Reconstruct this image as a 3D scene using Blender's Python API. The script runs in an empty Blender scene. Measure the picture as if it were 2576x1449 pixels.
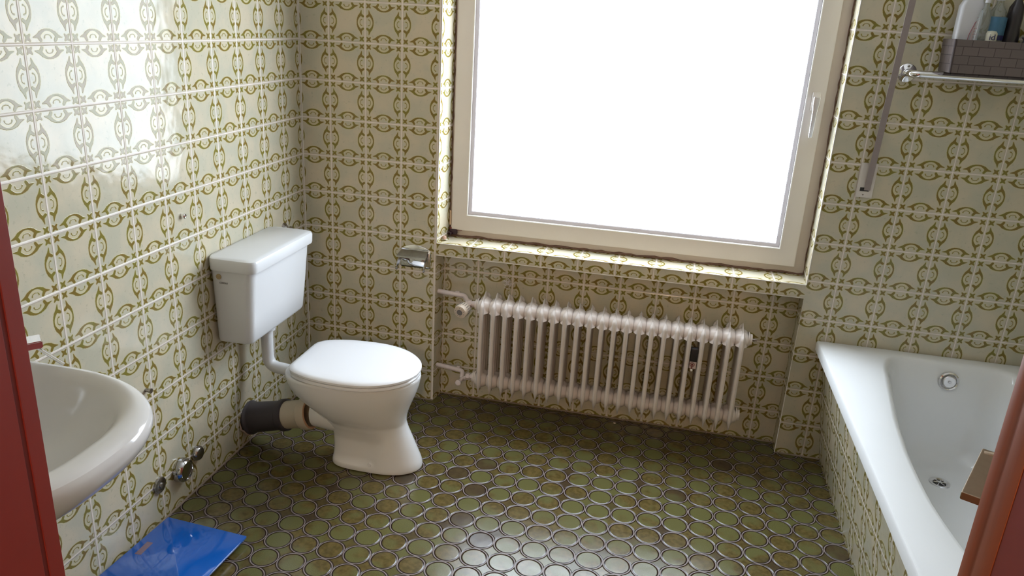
import bpy, bmesh, math, random
from mathutils import Vector, Matrix
random.seed(7)
C = bpy.context.scene.collection
scene = bpy.context.scene
PI = math.pi
T = 0.152            # wall tile pitch

# ------------------------------------------------------------------ camera
cam_d = bpy.data.cameras.new('camera')
cam_d.sensor_fit = 'HORIZONTAL'; cam_d.sensor_width = 36.0; cam_d.lens = 26.984
cam_d.clip_start = 0.01
cam = bpy.data.objects.new('camera', cam_d); C.objects.link(cam)
cam.location = (1.49009, -2.96508, 1.62651)
cam.rotation_euler = (1.235622, -0.055891, 0.209582)
scene.camera = cam

# ------------------------------------------------------------------ world, exposure
w = bpy.data.worlds.new('world'); scene.world = w; w.use_nodes = True
w.node_tree.nodes['Background'].inputs[0].default_value = (0.72, 0.84, 1.0, 1)
w.node_tree.nodes['Background'].inputs[1].default_value = 6.0
scene.view_settings.view_transform = 'Standard'
scene.view_settings.look = 'None'
scene.view_settings.exposure = 0.12
scene.view_settings.gamma = 1.0
scene.view_settings.use_curve_mapping = False
WINDOW_STRENGTH = 12.5
HALL_LAMP = 48.0

# ------------------------------------------------------------------ node helpers
class NB:
    def __init__(s, name):
        s.m = bpy.data.materials.new(name); s.m.use_nodes = True
        s.nt = s.m.node_tree; s.nt.nodes.clear()
        s.out = s.nt.nodes.new('ShaderNodeOutputMaterial')
        s.b = s.nt.nodes.new('ShaderNodeBsdfPrincipled')
        s.nt.links.new(s.b.outputs[0], s.out.inputs[0])
    def _set(s, sock, v):
        if isinstance(v, bpy.types.NodeSocket): s.nt.links.new(v, sock)
        elif v is not None: sock.default_value = v
    def n(s, t, ins=(), out=0, **kw):
        nd = s.nt.nodes.new(t)
        for k, v in kw.items(): setattr(nd, k, v)
        for i, v in (ins.items() if isinstance(ins, dict) else enumerate(ins)): s._set(nd.inputs[i], v)
        return nd.outputs[out]
    def math(s, op, a, b=None, c=None, clamp=False):
        return s.n('ShaderNodeMath', (a, b, c), operation=op, use_clamp=clamp)
    def vec(s, op, a, b=None, c=None, out=0):
        nd = s.nt.nodes.new('ShaderNodeVectorMath'); nd.operation = op
        s._set(nd.inputs[0], a)
        if b is not None: s._set(nd.inputs[3 if op == 'SCALE' else 1], b)
        if c is not None: s._set(nd.inputs[2], c)
        return nd.outputs[1 if op in ('LENGTH', 'DOT_PRODUCT', 'DISTANCE') else 0]
    def ss(s, x, a, b):       # smoothstep from a (0) to b (1)
        nd = s.nt.nodes.new('ShaderNodeMapRange'); nd.interpolation_type = 'SMOOTHSTEP'
        s._set(nd.inputs[0], x); nd.inputs[1].default_value = a; nd.inputs[2].default_value = b
        return nd.outputs[0]
    def mix(s, f, a, b, mode='MIX'):
        nd = s.nt.nodes.new('ShaderNodeMix'); nd.data_type = 'RGBA'; nd.blend_type = mode
        s._set(nd.inputs[0], f)
        for i, v in ((6, a), (7, b)):
            if isinstance(v, tuple) and len(v) == 3: v = (*v, 1)
            s._set(nd.inputs[i], v)
        return nd.outputs[2]
    def noise(s, vec, scale, detail=2, rough=.5, out=0):
        return s.n('ShaderNodeTexNoise', {0: vec, 2: scale, 3: detail, 4: rough}, out=out)
    def sep(s, v):
        nd = s.nt.nodes.new('ShaderNodeSeparateXYZ'); s._set(nd.inputs[0], v); return nd.outputs
    def comb(s, x, y, z=0.0):
        return s.n('ShaderNodeCombineXYZ', (x, y, z))
    def P(s, **kw):
        names = dict(color='Base Color', rough='Roughness', metal='Metallic', normal='Normal', coat='Coat Weight',
                     coat_rough='Coat Roughness', spec='Specular IOR Level', trans='Transmission Weight', ior='IOR',
                     emit='Emission Color', estr='Emission Strength', sss='Subsurface Weight', alpha='Alpha')
        for k, v in kw.items():
            if isinstance(v, tuple) and len(v) == 3: v = (*v, 1)
            s._set(s.b.inputs[names[k]], v)
    def bump(s, h, strength, dist):
        nd = s.nt.nodes.new('ShaderNodeBump')
        nd.inputs['Strength'].default_value = strength; nd.inputs['Distance'].default_value = dist
        s._set(nd.inputs['Height'], h); return nd.outputs[0]

def simple(name, col, rough=.4, metal=0.0, noise=0.0, scale=20, bump=0.0, bscale=60, coat=0.0, spec=.5):
    k = NB(name)
    tc = k.n('ShaderNodeTexCoord', out=3)
    c = (*col, 1)
    if noise:
        f = k.noise(tc, scale, 4, .6)
        dark = tuple(x * (1 - noise) for x in col); light = tuple(min(1, x * (1 + noise)) for x in col)
        c = k.mix(f, dark, light)
    k.P(color=c, rough=rough, metal=metal, coat=coat, spec=spec)
    if bump:
        k.P(normal=k.bump(k.noise(tc, bscale, 3, .5), .4, bump))
    return k.m

# ------------------------------------------------------------------ glazed wall tile with olive scroll motif
def tile_material():
    k = NB('glazed_scroll_tile')
    uv = k.n('ShaderNodeUVMap')
    uv2 = k.vec('MULTIPLY', uv, (1, 1, 0))
    cell = k.vec('FLOOR', uv2)
    fr = k.vec('SUBTRACT', k.vec('FRACTION', uv2), (.5, .5, 0))
    a = k.sep(k.vec('ABSOLUTE', fr))
    mx = k.math('MAXIMUM', a[0], a[1]); mn = k.math('MINIMUM', a[0], a[1])
    e = k.math('SUBTRACT', .5, mx)
    p = k.comb(mn, e)
    def cap(pt, A, B, ra, rb):
        A = Vector((*A, 0)); B = Vector((*B, 0)); ba = B - A
        pa = k.vec('SUBTRACT', pt, tuple(A))
        h = k.math('MULTIPLY', k.vec('DOT_PRODUCT', pa, tuple(ba)), 1 / ba.length_squared, clamp=True)
        d = k.vec('LENGTH', k.vec('SUBTRACT', pa, k.vec('SCALE', tuple(ba), h)))
        return k.math('SUBTRACT', d, k.math('MULTIPLY_ADD', h, rb - ra, ra))
    def un(l, sm=.012):
        d = l[0]
        for x in l[1:]: d = k.math('SMOOTH_MIN', d, x, sm)
        return d
    def chain(pts):
        return [cap(p, a_[:2], b_[:2], a_[2], b_[2]) for a_, b_ in zip(pts, pts[1:])]
    body = un(chain([(0, .215, .0145), (.055, .210, .016), (.105, .191, .022), (.150, .165, .029), (.192, .126, .033)])
              + [cap(p, (.196, .122), (.296, .100), .032, .007), cap(p, (.190, .118), (.150, .056), .032, .027)], .009)
    inner = un(chain([(0, .142, .0055), (.045, .133, .0065), (.068, .108, .008), (.070, .094, .013)]), .005)
    q = k.vec('ABSOLUTE', k.vec('SUBTRACT', p, (.405, .095, 0)))
    flower = cap(q, (0, 0), (.045, .045), .034, .014)
    d = k.math('MINIMUM', k.math('MINIMUM', body, inner), flower)
    pale_line = k.math('MINIMUM', k.math('MINIMUM', cap(p, (0, .181), (.050, .172), .006, .006), cap(p, (.050, .172), (.092, .150), .006, .006)),
                   cap(p, (.092, .150), (.132, .112), .006, .004))  # pale yellow line of the scroll pattern, inside the crescent
    mask = k.ss(d, .005, -.004)
    halo = k.math('SUBTRACT', k.ss(d, .021, .010), mask, clamp=True)
    tc = k.n('ShaderNodeTexCoord', out=3)
    n1 = k.noise(tc, 9, 3, .55); n2 = k.noise(tc, 70, 4, .65); n3 = k.noise(tc, 180, 2, .5)
    base = k.mix(k.ss(n1, .35, .68), (.500, .475, .370), (.590, .520, .390))
    specks = k.math('MULTIPLY', k.ss(n2, .57, .70), .38)
    base = k.mix(specks, base, (.30, .30, .22))
    base = k.mix(k.math('MULTIPLY', halo, .40), base, (.56, .50, .24))
    base = k.mix(k.math('MULTIPLY', k.ss(pale_line, .005, -.004), .65), base, (.64, .55, .27))
    olive = k.mix(k.ss(k.noise(tc, 26, 2, .5), .40, .62), (.205, .135, .026), (.200, .170, .028))
    olive = k.mix(k.math('MULTIPLY', k.ss(d, -.010, .002), .35), olive, (.26, .23, .06))
    col = k.mix(k.math('MULTIPLY', mask, .97), base, olive)
    grout = k.ss(e, .0115, .0070)
    col = k.mix(k.math('MULTIPLY', k.ss(e, .034, .020), .55), col, (.60, .52, .46))
    gcol = k.mix(n1, (.74, .66, .60), (.85, .78, .72))
    col = k.mix(grout, col, gcol)
    k.P(color=col, rough=k.math('MULTIPLY_ADD', grout, .42, .13), spec=.27)
    wn = k.n('ShaderNodeTexWhiteNoise', (cell,), out=1)
    wob = k.noise(k.vec('ADD', tc, k.vec('SCALE', wn, .35)), 14, 2, .5)
    height = k.math('ADD', k.math('MULTIPLY', mask, -.30),
                    k.math('ADD', k.math('MULTIPLY', wob, 2.2), k.math('MULTIPLY', n3, .10)))
    pillow = k.ss(e, .006, .032)
    height = k.math('ADD', height, k.math('MULTIPLY', pillow, 1.2))
    k.P(normal=k.bump(height, .9, .0009))
    return k.m

def floor_material():
    k = NB('round_glazed_floor_tile')
    uv = k.n('ShaderNodeUVMap')                       # 1 unit = 0.09 m, circle centres on whole numbers + 0.5
    uv2 = k.vec('MULTIPLY', uv, (1, 1, 0))
    f = k.vec('SUBTRACT', k.vec('FRACTION', uv2), (.5, .5, 0))
    r = k.vec('LENGTH', f)
    cellc = k.vec('FLOOR', uv2)
    celld = k.vec('ADD', k.vec('FLOOR', k.vec('ADD', uv2, (.5, .5, 0))), (91.3, 17.7, 0))
    R = .459
    circ = k.ss(r, R + .006, R - .006)
    star = k.ss(r, .487, .497)
    rim_c = k.math('MULTIPLY', circ, k.ss(r, .395, .432))
    rim_d = k.math('MULTIPLY', star, k.ss(r, .550, .520))
    tc = k.n('ShaderNodeTexCoord', out=3)
    idc = k.mix(circ, celld, cellc)
    wn = k.n('ShaderNodeTexWhiteNoise', (idc,), out=1)
    w0 = k.n('ShaderNodeTexWhiteNoise', (idc,), out=0)
    ws = k.sep(wn)
    off = k.vec('ADD', tc, k.vec('SCALE', wn, 7.0))
    patch = k.noise(off, 10, 2, .5); mott = k.noise(tc, 620, 3, .75); mid = k.noise(off, 60, 3, .6)
    green = k.mix(k.ss(mott, .38, .62), (.064, .061, .018), (.165, .160, .058))
    brown = k.mix(k.ss(mid, .3, .7), (.080, .058, .016), (.135, .098, .032))
    g = k.mix(k.ss(k.math('MULTIPLY_ADD', ws[0], .25, patch), .54, .72), green, brown)
    dark = k.mix(k.ss(mott, .3, .65), (.024, .012, .010), (.070, .048, .03))
    isdark = k.math('MULTIPLY', k.math('GREATER_THAN', w0, .955), k.math('MULTIPLY_ADD', patch, 1.2, .1, clamp=True))
    g = k.mix(isdark, g, dark)
    g = k.mix(k.math('MULTIPLY', k.ss(patch, .60, .78), .55), g, (.055, .050, .03))
    gd = k.mix(k.math('MULTIPLY', k.ss(ws[1], .35, 1.1), .75), g, (.055, .036, .014))
    g = k.mix(circ, gd, g)
    rim = (.016, .006, .006)
    g = k.mix(k.math('ADD', rim_c, k.math('MULTIPLY', rim_d, .9), clamp=True), g, rim)
    tile = k.math('ADD', circ, star, clamp=True)
    gn = k.noise(tc, 45, 3, .6)
    gcol = k.mix(gn, (.18, .14, .135), (.34, .28, .27))
    col = k.mix(tile, gcol, g)
    rr = k.math('MULTIPLY_ADD', mott, .16, .08)
    k.P(color=col, rough=k.mix(tile, (.55,) * 3, k.comb(rr, rr, rr)))
    h = k.math('ADD', k.math('MULTIPLY', k.ss(r, R + .004, .400), 1.0), k.math('MULTIPLY', k.ss(r, .500, .545), 1.0))
    h = k.math('ADD', h, k.math('ADD', k.math('MULTIPLY', mott, .10), k.math('MULTIPLY', patch, .9)))
    k.P(normal=k.bump(h, .8, .0016))
    return k.m

M = {}
M['tile'] = tile_material()
M['floor'] = floor_material()
M['ceramic'] = simple('white_sanitary_ceramic', (.76, .77, .78), .09, noise=.02, scale=5, bump=.0002, bscale=14)
M['basin'] = simple('ivory_grey_ceramic', (.70, .68, .66), .10, noise=.02, scale=5)
M['enamel'] = simple('white_bath_enamel', (.80, .81, .82), .08, noise=.02, scale=4, bump=.0003, bscale=6)
M['plastic'] = simple('white_plastic', (.74, .75, .77), .22, noise=.02, scale=8)
M['seat'] = simple('white_seat_plastic', (.78, .79, .82), .20)
M['cream_plastic'] = simple('cream_plastic', (.60, .53, .42), .35, noise=.05, scale=12)
M['cream_lip'] = simple('peach_rubber_lip', (.55, .33, .20), .5)
M['grey_rubber'] = simple('dark_grey_rubber', (.060, .052, .062), .5, noise=.12, scale=14)
M['chrome'] = simple('chrome', (.78, .77, .78), .08, metal=1, noise=.05, scale=30)
M['dull_chrome'] = simple('worn_chrome', (.40, .38, .37), .22, metal=1, noise=.25, scale=40)
M['steel'] = simple('brushed_steel', (.36, .34, .30), .33, metal=1, noise=.35, scale=35)
M['radiator'] = simple('pinkish_white_radiator_paint', (.72, .655, .615), .25, noise=.04, scale=30, bump=.0003, bscale=90)
M['pipe_paint'] = simple('painted_pipe', (.66, .58, .57), .4, noise=.12, scale=60, bump=.0004, bscale=120)
M['frame'] = simple('off_white_window_plastic', (.66, .61, .565), .35, noise=.03, scale=6)
M['frame_grey'] = simple('grey_glazing_bead', (.60, .57, .60), .35)
M['white_trim'] = simple('white_highlight_edge', (.88, .88, .86), .3)
M['caulk'] = simple('stained_brown_sealant', (.17, .095, .07), .8, noise=.5, scale=60, bump=.002, bscale=90)
M['black'] = simple('black_plastic', (.015, .013, .016), .4)
M['rust'] = simple('rusty_red_metal', (.16, .03, .025), .5, noise=.4, scale=60)
M['red_paint'] = simple('dull_red_paint', (.225, .024, .018), .42, noise=.10, scale=7, bump=.0003, bscale=40)
M['groove'] = simple('dark_red_rubber', (.15, .014, .010), .6)
M['bronze'] = simple('bronze_metal', (.42, .32, .23), .34, metal=.9, noise=.1, scale=60)
M['strap'] = simple('mauve_grey_webbing', (.30, .25, .245), .8, noise=.08, scale=90, bump=.0004, bscale=300)
M['plaster'] = simple('white_plaster', (.80, .77, .73), .9, noise=.03, scale=5)
M['hall'] = simple('beige_hall_plaster', (.55, .47, .38), .9, noise=.03, scale=5)
M['hall_floor'] = simple('brown_hall_carpet', (.20, .14, .10), .9, noise=.2, scale=60)
M['grout'] = simple('pale_grout_bead', (.72, .67, .60), .35, noise=.06, scale=30)
M['basket'] = None
M['soft_grey'] = simple('grey_sponge', (.075, .070, .075), .9, noise=.4, scale=60, bump=.006, bscale=90)
M['dark_bottle'] = simple('black_bottle_plastic', (.03, .025, .03), .25)
M['white_bottle'] = simple('white_bottle_plastic', (.62, .62, .66), .3)
M['pink'] = simple('pink_label_print', (.45, .14, .17), .5)
M['label_pink'] = simple('pale_pink_label', (.62, .50, .50), .5)
M['blue_label'] = simple('blue_label', (.05, .15, .26), .35, noise=.4, scale=40)
M['navy'] = simple('navy_print', (.02, .02, .10), .5)
M['tube_white'] = simple('cream_tube_plastic', (.58, .56, .46), .4)
M['grey_print'] = simple('grey_print', (.16, .15, .15), .6)
M['rubber_pink'] = simple('pinkish_stopper', (.55, .36, .28), .6)
M['white_crumb'] = simple('white_crumb', (.8, .76, .7), .8)
M['skin_cap'] = simple('beige_plug', (.42, .31, .16), .5)
M['display'] = simple('grey_red_display', (.16, .09, .12), .2)

def wood_mat():
    k = NB('orange_brown_wood')
    tc = k.n('ShaderNodeTexCoord', out=3)
    st = k.vec('MULTIPLY', tc, (60, 60, 4))
    n = k.noise(st, 1.0, 4, .6)
    k.P(color=k.mix(n, (.19, .040, .014), (.40, .105, .040)), rough=.42)
    k.P(normal=k.bump(n, .3, .0004))
    return k.m
M['wood'] = wood_mat()
def basket_mat():
    k = NB('woven_taupe_strips')
    uv = k.n('ShaderNodeUVMap')
    br = k.nt.nodes.new('ShaderNodeTexBrick')
    k.nt.links.new(uv, br.inputs[0])
    br.inputs['Color1'].default_value = (.135, .108, .104, 1); br.inputs['Color2'].default_value = (.165, .130, .125, 1)
    br.inputs['Mortar'].default_value = (.07, .052, .055, 1); br.inputs['Scale'].default_value = 1
    br.inputs['Mortar Size'].default_value = .022; br.inputs['Brick Width'].default_value = .85; br.inputs['Row Height'].default_value = .5
    br.inputs['Mortar Smooth'].default_value = .3
    k.P(color=br.outputs[0], rough=.55)
    k.P(normal=k.bump(k.math('SUBTRACT', 1.0, br.outputs[1]), .7, .0015))
    return k.m
M['basket'] = basket_mat()
def clear_mat(name, col):
    k = NB(name); k.P(color=col, rough=.05, trans=.85, ior=1.35); return k.m
M['clear'] = clear_mat('clear_bottle_plastic', (.80, .84, .82))
def blue_glass():
    k = NB('blue_scale_glass')
    tc = k.n('ShaderNodeTexCoord', out=3)
    n = k.noise(tc, 9, 4, .6)
    k.P(color=k.mix(n, (.002, .085, .42), (.004, .115, .50)), rough=.04, coat=.6, coat_rough=.03)
    return k.m
M['blue'] = blue_glass()
def pane_mat():
    k = NB('frosted_daylight_pane')
    tc = k.n('ShaderNodeTexCoord', out=3)
    st = k.vec('MULTIPLY', tc, (1, 1, 2.2))
    n = k.noise(st, 130, 3, .6); big = k.noise(tc, 2.2, 2, .5)
    speck = k.math('MULTIPLY', k.ss(n, .655, .70), k.ss(big, .42, .62))
    k.P(color=(.85, .88, .9), rough=.25, emit=(.78, .885, 1.0, 1),
        estr=k.math('MULTIPLY', k.math('SUBTRACT', 1.0, k.math('MULTIPLY', speck, .93)), WINDOW_STRENGTH))
    k.P(normal=k.bump(n, .5, .002))
    return k.m
M['pane'] = pane_mat()

# ------------------------------------------------------------------ object helpers
def tag(o, label=None, cat=None, group=None, kind=None):
    if label: o['label'] = label
    if cat: o['category'] = cat
    if group: o['group'] = group
    if kind: o['kind'] = kind
    return o
def obj(name, bm, mat, parent=None, smooth=True, world=True):
    me = bpy.data.meshes.new(name)
    bmesh.ops.recalc_face_normals(bm, faces=bm.faces)
    bm.to_mesh(me); bm.free()
    for f in me.polygons: f.use_smooth = smooth
    if smooth:
        try: me.set_sharp_from_angle(angle=math.radians(38))
        except Exception: pass
    mats = mat if isinstance(mat, (list, tuple)) else [mat]
    for m_ in mats: me.materials.append(m_)
    o = bpy.data.objects.new(name, me); C.objects.link(o)
    if parent:
        o.parent = parent
        if world:                      # mesh was built in room coordinates
            base = parent.matrix_world_base
            me.transform(Matrix.Translation(-base))
    return o
_base = {}
class Root:
    pass
def thing(name, label, cat, loc, group=None):
    o = bpy.data.objects.new(name, None); C.objects.link(o)
    o.location = loc; o.empty_display_size = .05
    tag(o, label, cat, group); _base[o.name] = Vector(loc)
    return o
def part(name, bm, mat, parent, label=None, smooth=True):
    """mesh built in room coordinates; moved into the frame of its thing"""
    me = bpy.data.meshes.new(name)
    bmesh.ops.recalc_face_normals(bm, faces=bm.faces)
    bm.to_mesh(me); bm.free()
    for f in me.polygons: f.use_smooth = smooth
    if smooth: me.set_sharp_from_angle(angle=math.radians(38))
    for m_ in (mat if isinstance(mat, (list, tuple)) else [mat]): me.materials.append(m_)
    base = _base.get(parent.name, Vector((0, 0, 0)))
    me.transform(Matrix.Translation(-base))
    o = bpy.data.objects.new(name, me); C.objects.link(o); o.parent = parent
    _base[o.name] = base
    if FLAT['on']: o.modifiers.new('wn', 'WEIGHTED_NORMAL').keep_sharp = True
    FLAT['on'] = False
    if label: o['label'] = label
    return o
def single(name, bm, mat, label, cat, loc, group=None, smooth=True):
    """a thing that is one mesh, with its origin at loc"""
    me = bpy.data.meshes.new(name)
    bmesh.ops.recalc_face_normals(bm, faces=bm.faces)
    bm.to_mesh(me); bm.free()
    for f in me.polygons: f.use_smooth = smooth
    if smooth: me.set_sharp_from_angle(angle=math.radians(38))
    me.materials.append(mat); me.transform(Matrix.Translation(-Vector(loc)))
    o = bpy.data.objects.new(name, me); C.objects.link(o); o.location = loc
    _base[o.name] = Vector(loc)
    return tag(o, label, cat, group)
def struct(name, bm, mat, label=None, smooth=False):
    me = bpy.data.meshes.new(name)
    bm.to_mesh(me); bm.free()
    for f in me.polygons: f.use_smooth = smooth
    for m_ in (mat if isinstance(mat, (list, tuple)) else [mat]): me.materials.append(m_)
    o = bpy.data.objects.new(name, me); C.objects.link(o); o['kind'] = 'structure'
    _base[o.name] = Vector((0, 0, 0))
    if label: o['label'] = label
    return o

FLAT = {'on': False}
def box(bm, x0, x1, y0, y1, z0, z1, bev=0.0, seg=2):
    r = bmesh.ops.create_cube(bm, size=1)
    vs = r['verts']
    for v in vs:
        v.co = Vector(((x0 + x1) / 2 + v.co.x * (x1 - x0), (y0 + y1) / 2 + v.co.y * (y1 - y0), (z0 + z1) / 2 + v.co.z * (z1 - z0)))
    if bev:
        FLAT['on'] = True
        es = list({e for v in vs for e in v.link_edges})
        bmesh.ops.bevel(bm, geom=es, offset=bev, segments=seg, profile=.5, affect='EDGES')
    return bm
def frame_from(d):
    d = d.normalized()
    u = d.cross(Vector((0, 0, 1)))
    if u.length < 1e-3: u = d.cross(Vector((0, 1, 0)))
    u.normalize(); return u, d.cross(u).normalized()
def lathe(bm, prof, c, axis=(0, 0, 1), n=32):
    """prof: list of (radius, height along axis)"""
    ax = Vector(axis).normalized(); u, v = frame_from(ax); c = Vector(c)
    rings = []
    for r, h in prof:
        if r < 1e-6: rings.append([bm.verts.new(c + ax * h)])
        else: rings.append([bm.verts.new(c + ax * h + (u * math.cos(2 * PI * i / n) + v * math.sin(2 * PI * i / n)) * r) for i in range(n)])
    for a, b in zip(rings, rings[1:]):
        if len(a) == 1 and len(b) == 1: continue
        for i in range(n):
            j = (i + 1) % n
            if len(a) == 1: bm.faces.new((a[0], b[j], b[i]))
            elif len(b) == 1: bm.faces.new((a[i], a[j], b[0]))
            else: bm.faces.new((a[i], a[j], b[j], b[i]))
    return bm
def tube(bm, pts, r, n=20, cap=True):
    pts = [Vector(p) for p in pts]
    rs = r if isinstance(r, (list, tuple)) else [r] * len(pts)
    rings = []; u = None
    for i, p in enumerate(pts):
        d = (pts[min(i + 1, len(pts) - 1)] - pts[max(i - 1, 0)]).normalized()
        if u is None: u, v = frame_from(d)
        else:
            u = (u - d * u.dot(d)).normalized(); v = d.cross(u)
        rings.append([bm.verts.new(p + (u * math.cos(2 * PI * k / n) + v * math.sin(2 * PI * k / n)) * rs[i]) for k in range(n)])
    for a, b in zip(rings, rings[1:]):
        for i in range(n): bm.faces.new((a[i], a[(i + 1) % n], b[(i + 1) % n], b[i]))
    if cap:
        bm.faces.new(rings[0]); bm.faces.new(rings[-1][::-1])
    return bm
def bend(pts, r, k=6):
    """round the corners of a polyline"""
    pts = [Vector(p) for p in pts]; out = [pts[0]]
    for a, b, c in zip(pts, pts[1:], pts[2:]):
        d1 = (a - b).normalized(); d2 = (c - b).normalized()
        rr = min(r, (a - b).length * .49, (c - b).length * .49)
        p1 = b + d1 * rr; p2 = b + d2 * rr
        for i in range(k + 1):
            t = i / k; out.append(p1 * (1 - t) ** 2 + b * 2 * t * (1 - t) + p2 * t * t)
    out.append(pts[-1]); return out
def loft(bm, rings, cap0=True, cap1=True, closed=True):
    R = [[bm.verts.new(p) for p in r] for r in rings]; n = len(R[0])
    for a, b in zip(R, R[1:]):
        for i in range(n if closed else n - 1): bm.faces.new((a[i], a[(i + 1) % n], b[(i + 1) % n], b[i]))
    if cap0: bm.faces.new(R[0][::-1])
    if cap1: bm.faces.new(R[-1])
    return R
def sgn(x, e): return math.copysign(abs(x) ** e, x)
def egg(xb, xf, yc, hw, z, eb=.8, ef=1.0, xm=None, n=64, ew=1.0):
    """closed outline: back end xb, front end xf, widest at xm"""
    if xm is None: xm = (xb + xf) / 2
    o = []
    for i in range(n):
        t = 2 * PI * i / n; c, s_ = math.cos(t), math.sin(t)
        if c >= 0: x = xm + (xf - xm) * sgn(c, ef); y = hw * sgn(s_, ew)
        else: x = xm + (xm - xb) * sgn(c, eb); y = hw * sgn(s_, eb if eb < ew else ew)
        o.append(Vector((x, yc + y, z)))
    return o
def rrect(cx, cy, hx, hy, r, z, n=8):
    o = []
    for q, (sx, sy) in enumerate(((1, 1), (-1, 1), (-1, -1), (1, -1))):
        for i in range(n + 1):
            a = PI / 2 * q + PI / 2 * i / n
            o.append(Vector((cx + sx * (hx - r) + r * math.cos(a), cy + sy * (hy - r) + r * math.sin(a), z)))
    return o
def text_part(name, s, size, mat, parent, origin, xdir, ydir, depth=.0006, label=None):
    cu = bpy.data.curves.new(name, 'FONT'); cu.body = s; cu.size = size; cu.extrude = depth; cu.align_x = 'CENTER'; cu.align_y = 'CENTER'
    o = bpy.data.objects.new(name, cu); C.objects.link(o)
    X = Vector(xdir).normalized(); Y = Vector(ydir).normalized(); Z = X.cross(Y)
    mt = Matrix((X, Y, Z)).transposed().to_4x4(); mt.translation = Vector(origin) - _base.get(parent.name, Vector())
    dg = bpy.context.evaluated_depsgraph_get()
    me = bpy.data.meshes.new_from_object(o.evaluated_get(dg)); me.transform(mt)
    bpy.data.objects.remove(o)
    me.materials.clear(); me.materials.append(mat)
    o = bpy.data.objects.new(name, me); C.objects.link(o); o.parent = parent
    if label: o['label'] = label
    return o

# ------------------------------------------------------------------ room shell
ZC = 2.45; XR = 3.02; YF = -2.40
XNL, XNR = 0.588, 2.0655; ZN = 0.681; ZS = 0.733; ZL = 2.12; ND = .085; RD = .14
ZO = .057            # tile rows start this far (in tiles) below the floor
def quad(bm, uvl, pts, uvs):
    f = bm.faces.new([bm.verts.new(p) for p in pts])
    for l, u in zip(f.loops, uvs): l[uvl].uv = u
    return f
bm = bmesh.new(); uvl = bm.loops.layers.uv.new('UVMap')
def back(x0, x1, z0, z1, ux, y=0.0, uz=ZO):
    quad(bm, uvl, [(x0, y, z0), (x1, y, z0), (x1, y, z1), (x0, y, z1)],
         [((x0 - ux) / T, z0 / T + uz), ((x1 - ux) / T, z0 / T + uz), ((x1 - ux) / T, z1 / T + uz), ((x0 - ux) / T, z1 / T + uz)])
UL = .827 * T; UR = 14.299 * T
back(0, XNL, 0, ZC, UL)
back(XNR, XR, 0, ZC, UR)
back(XNL, XNR, ZL, ZC, UL)
# strip under the sill: its own row of cut tiles, lower edge on the niche edge
back(XNL, XNR, ZN, ZS, UL - .006, uz=-ZN / T + .004)
XSL, XSR = .603, 2.073       # splayed reveal, at the window frame
# sill top
quad(bm, uvl, [(XNL, 0, ZS), (XNR, 0, ZS), (XSR, RD, ZS), (XSL, RD, ZS)],
     [((XNL - .582) / T, .04), ((XNR - .582) / T, .04), ((XSR - .582) / T, .04 + RD / T), ((XSL - .582) / T, .04 + RD / T)])
# reveal sides and head
for xa, xb in ((XNL, XSL), (XNR, XSR)):
    quad(bm, uvl, [(xa, 0, ZS), (xb, RD, ZS), (xb, RD, ZL), (xa, 0, ZL)],
         [(.04, ZS / T + ZO), (.04 + RD / T, ZS / T + ZO), (.04 + RD / T, ZL / T + ZO), (.04, ZL / T + ZO)])
quad(bm, uvl, [(XNL, 0, ZL), (XSL, RD, ZL), (XSR, RD, ZL), (XNR, 0, ZL)],
     [((XNL) / T, 0), (XSL / T, RD / T), (XSR / T, RD / T), (XNR / T, 0)])
# radiator niche: back, sides, head
back(XNL + .012, XNR, 0, ZN, .600, y=ND)
for xa, xb in ((XNL, XNL + .012), (XNR, XNR)):
    quad(bm, uvl, [(xa, 0, 0), (xb, ND, 0), (xb, ND, ZN), (xa, 0, ZN)],
         [(.35, ZO), (.35 + ND / T, ZO), (.35 + ND / T, ZN / T + ZO), (.35, ZN / T + ZO)])
quad(bm, uvl, [(XNL, 0, ZN), (XNL + .012, ND, ZN), (XNR, ND, ZN), (XNR, 0, ZN)],
     [(XNL / T, 0), (XNL / T, ND / T), (XNR / T, ND / T), (XNR / T, 0)])
# outer masonry face around the window so the wall is a solid slab
YO = .34
for f4 in ([(XSL, RD), (XSL, YO)], [(XSR, RD), (XSR, YO)]):
    (xa, ya), (xb, yb) = f4
    quad(bm, uvl, [(xa, ya, ZS), (xb, yb, ZS), (xb, yb, ZL), (xa, ya, ZL)], [(.5, .5)] * 4)
for z in (ZS, ZL):
    quad(bm, uvl, [(XSL, RD, z), (XSR, RD, z), (XSR, YO, z), (XSL, YO, z)], [(.5, .5)] * 4)
for x0, x1, z0, z1 in ((-.2, XSL, -.1, ZC), (XSR, XR + .2, -.1, ZC), (XSL, XSR, -.1, ZS), (XSL, XSR, ZL, ZC)):
    quad(bm, uvl, [(x0, YO, z0), (x1, YO, z0), (x1, YO, z1), (x0, YO, z1)], [(.5, .5)] * 4)
wall_back = struct('wall_back', bm, M['tile'], 'back wall of scroll-patterned tiles around the window and the radiator niche')

def side_wall(name, x, xo, y0, y1, uy, label):
    bm = bmesh.new(); uvl = bm.loops.layers.uv.new('UVMap')
    quad(bm, uvl, [(x, y0, 0), (x, y1, 0), (x, y1, ZC), (x, y0, ZC)],
         [((-y0 - uy) / T, ZO), ((-y1 - uy) / T, ZO), ((-y1 - uy) / T, ZC / T + ZO), ((-y0 - uy) / T, ZC / T + ZO)])
    quad(bm, uvl, [(xo, y0, -.1), (xo, y1, -.1), (xo, y1, ZC), (xo, y0, ZC)], [(.5, .5)] * 4)
    return struct(name, bm, M['tile'], label)
side_wall('wall_left', 0, -.2, 0, YF, 1.0501 * T, 'left wall of glazed tiles with an olive scroll pattern')
side_wall('wall_right', XR, XR + .2, 0, YF, 0, 'tiled right wall behind the bathtub')

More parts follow.
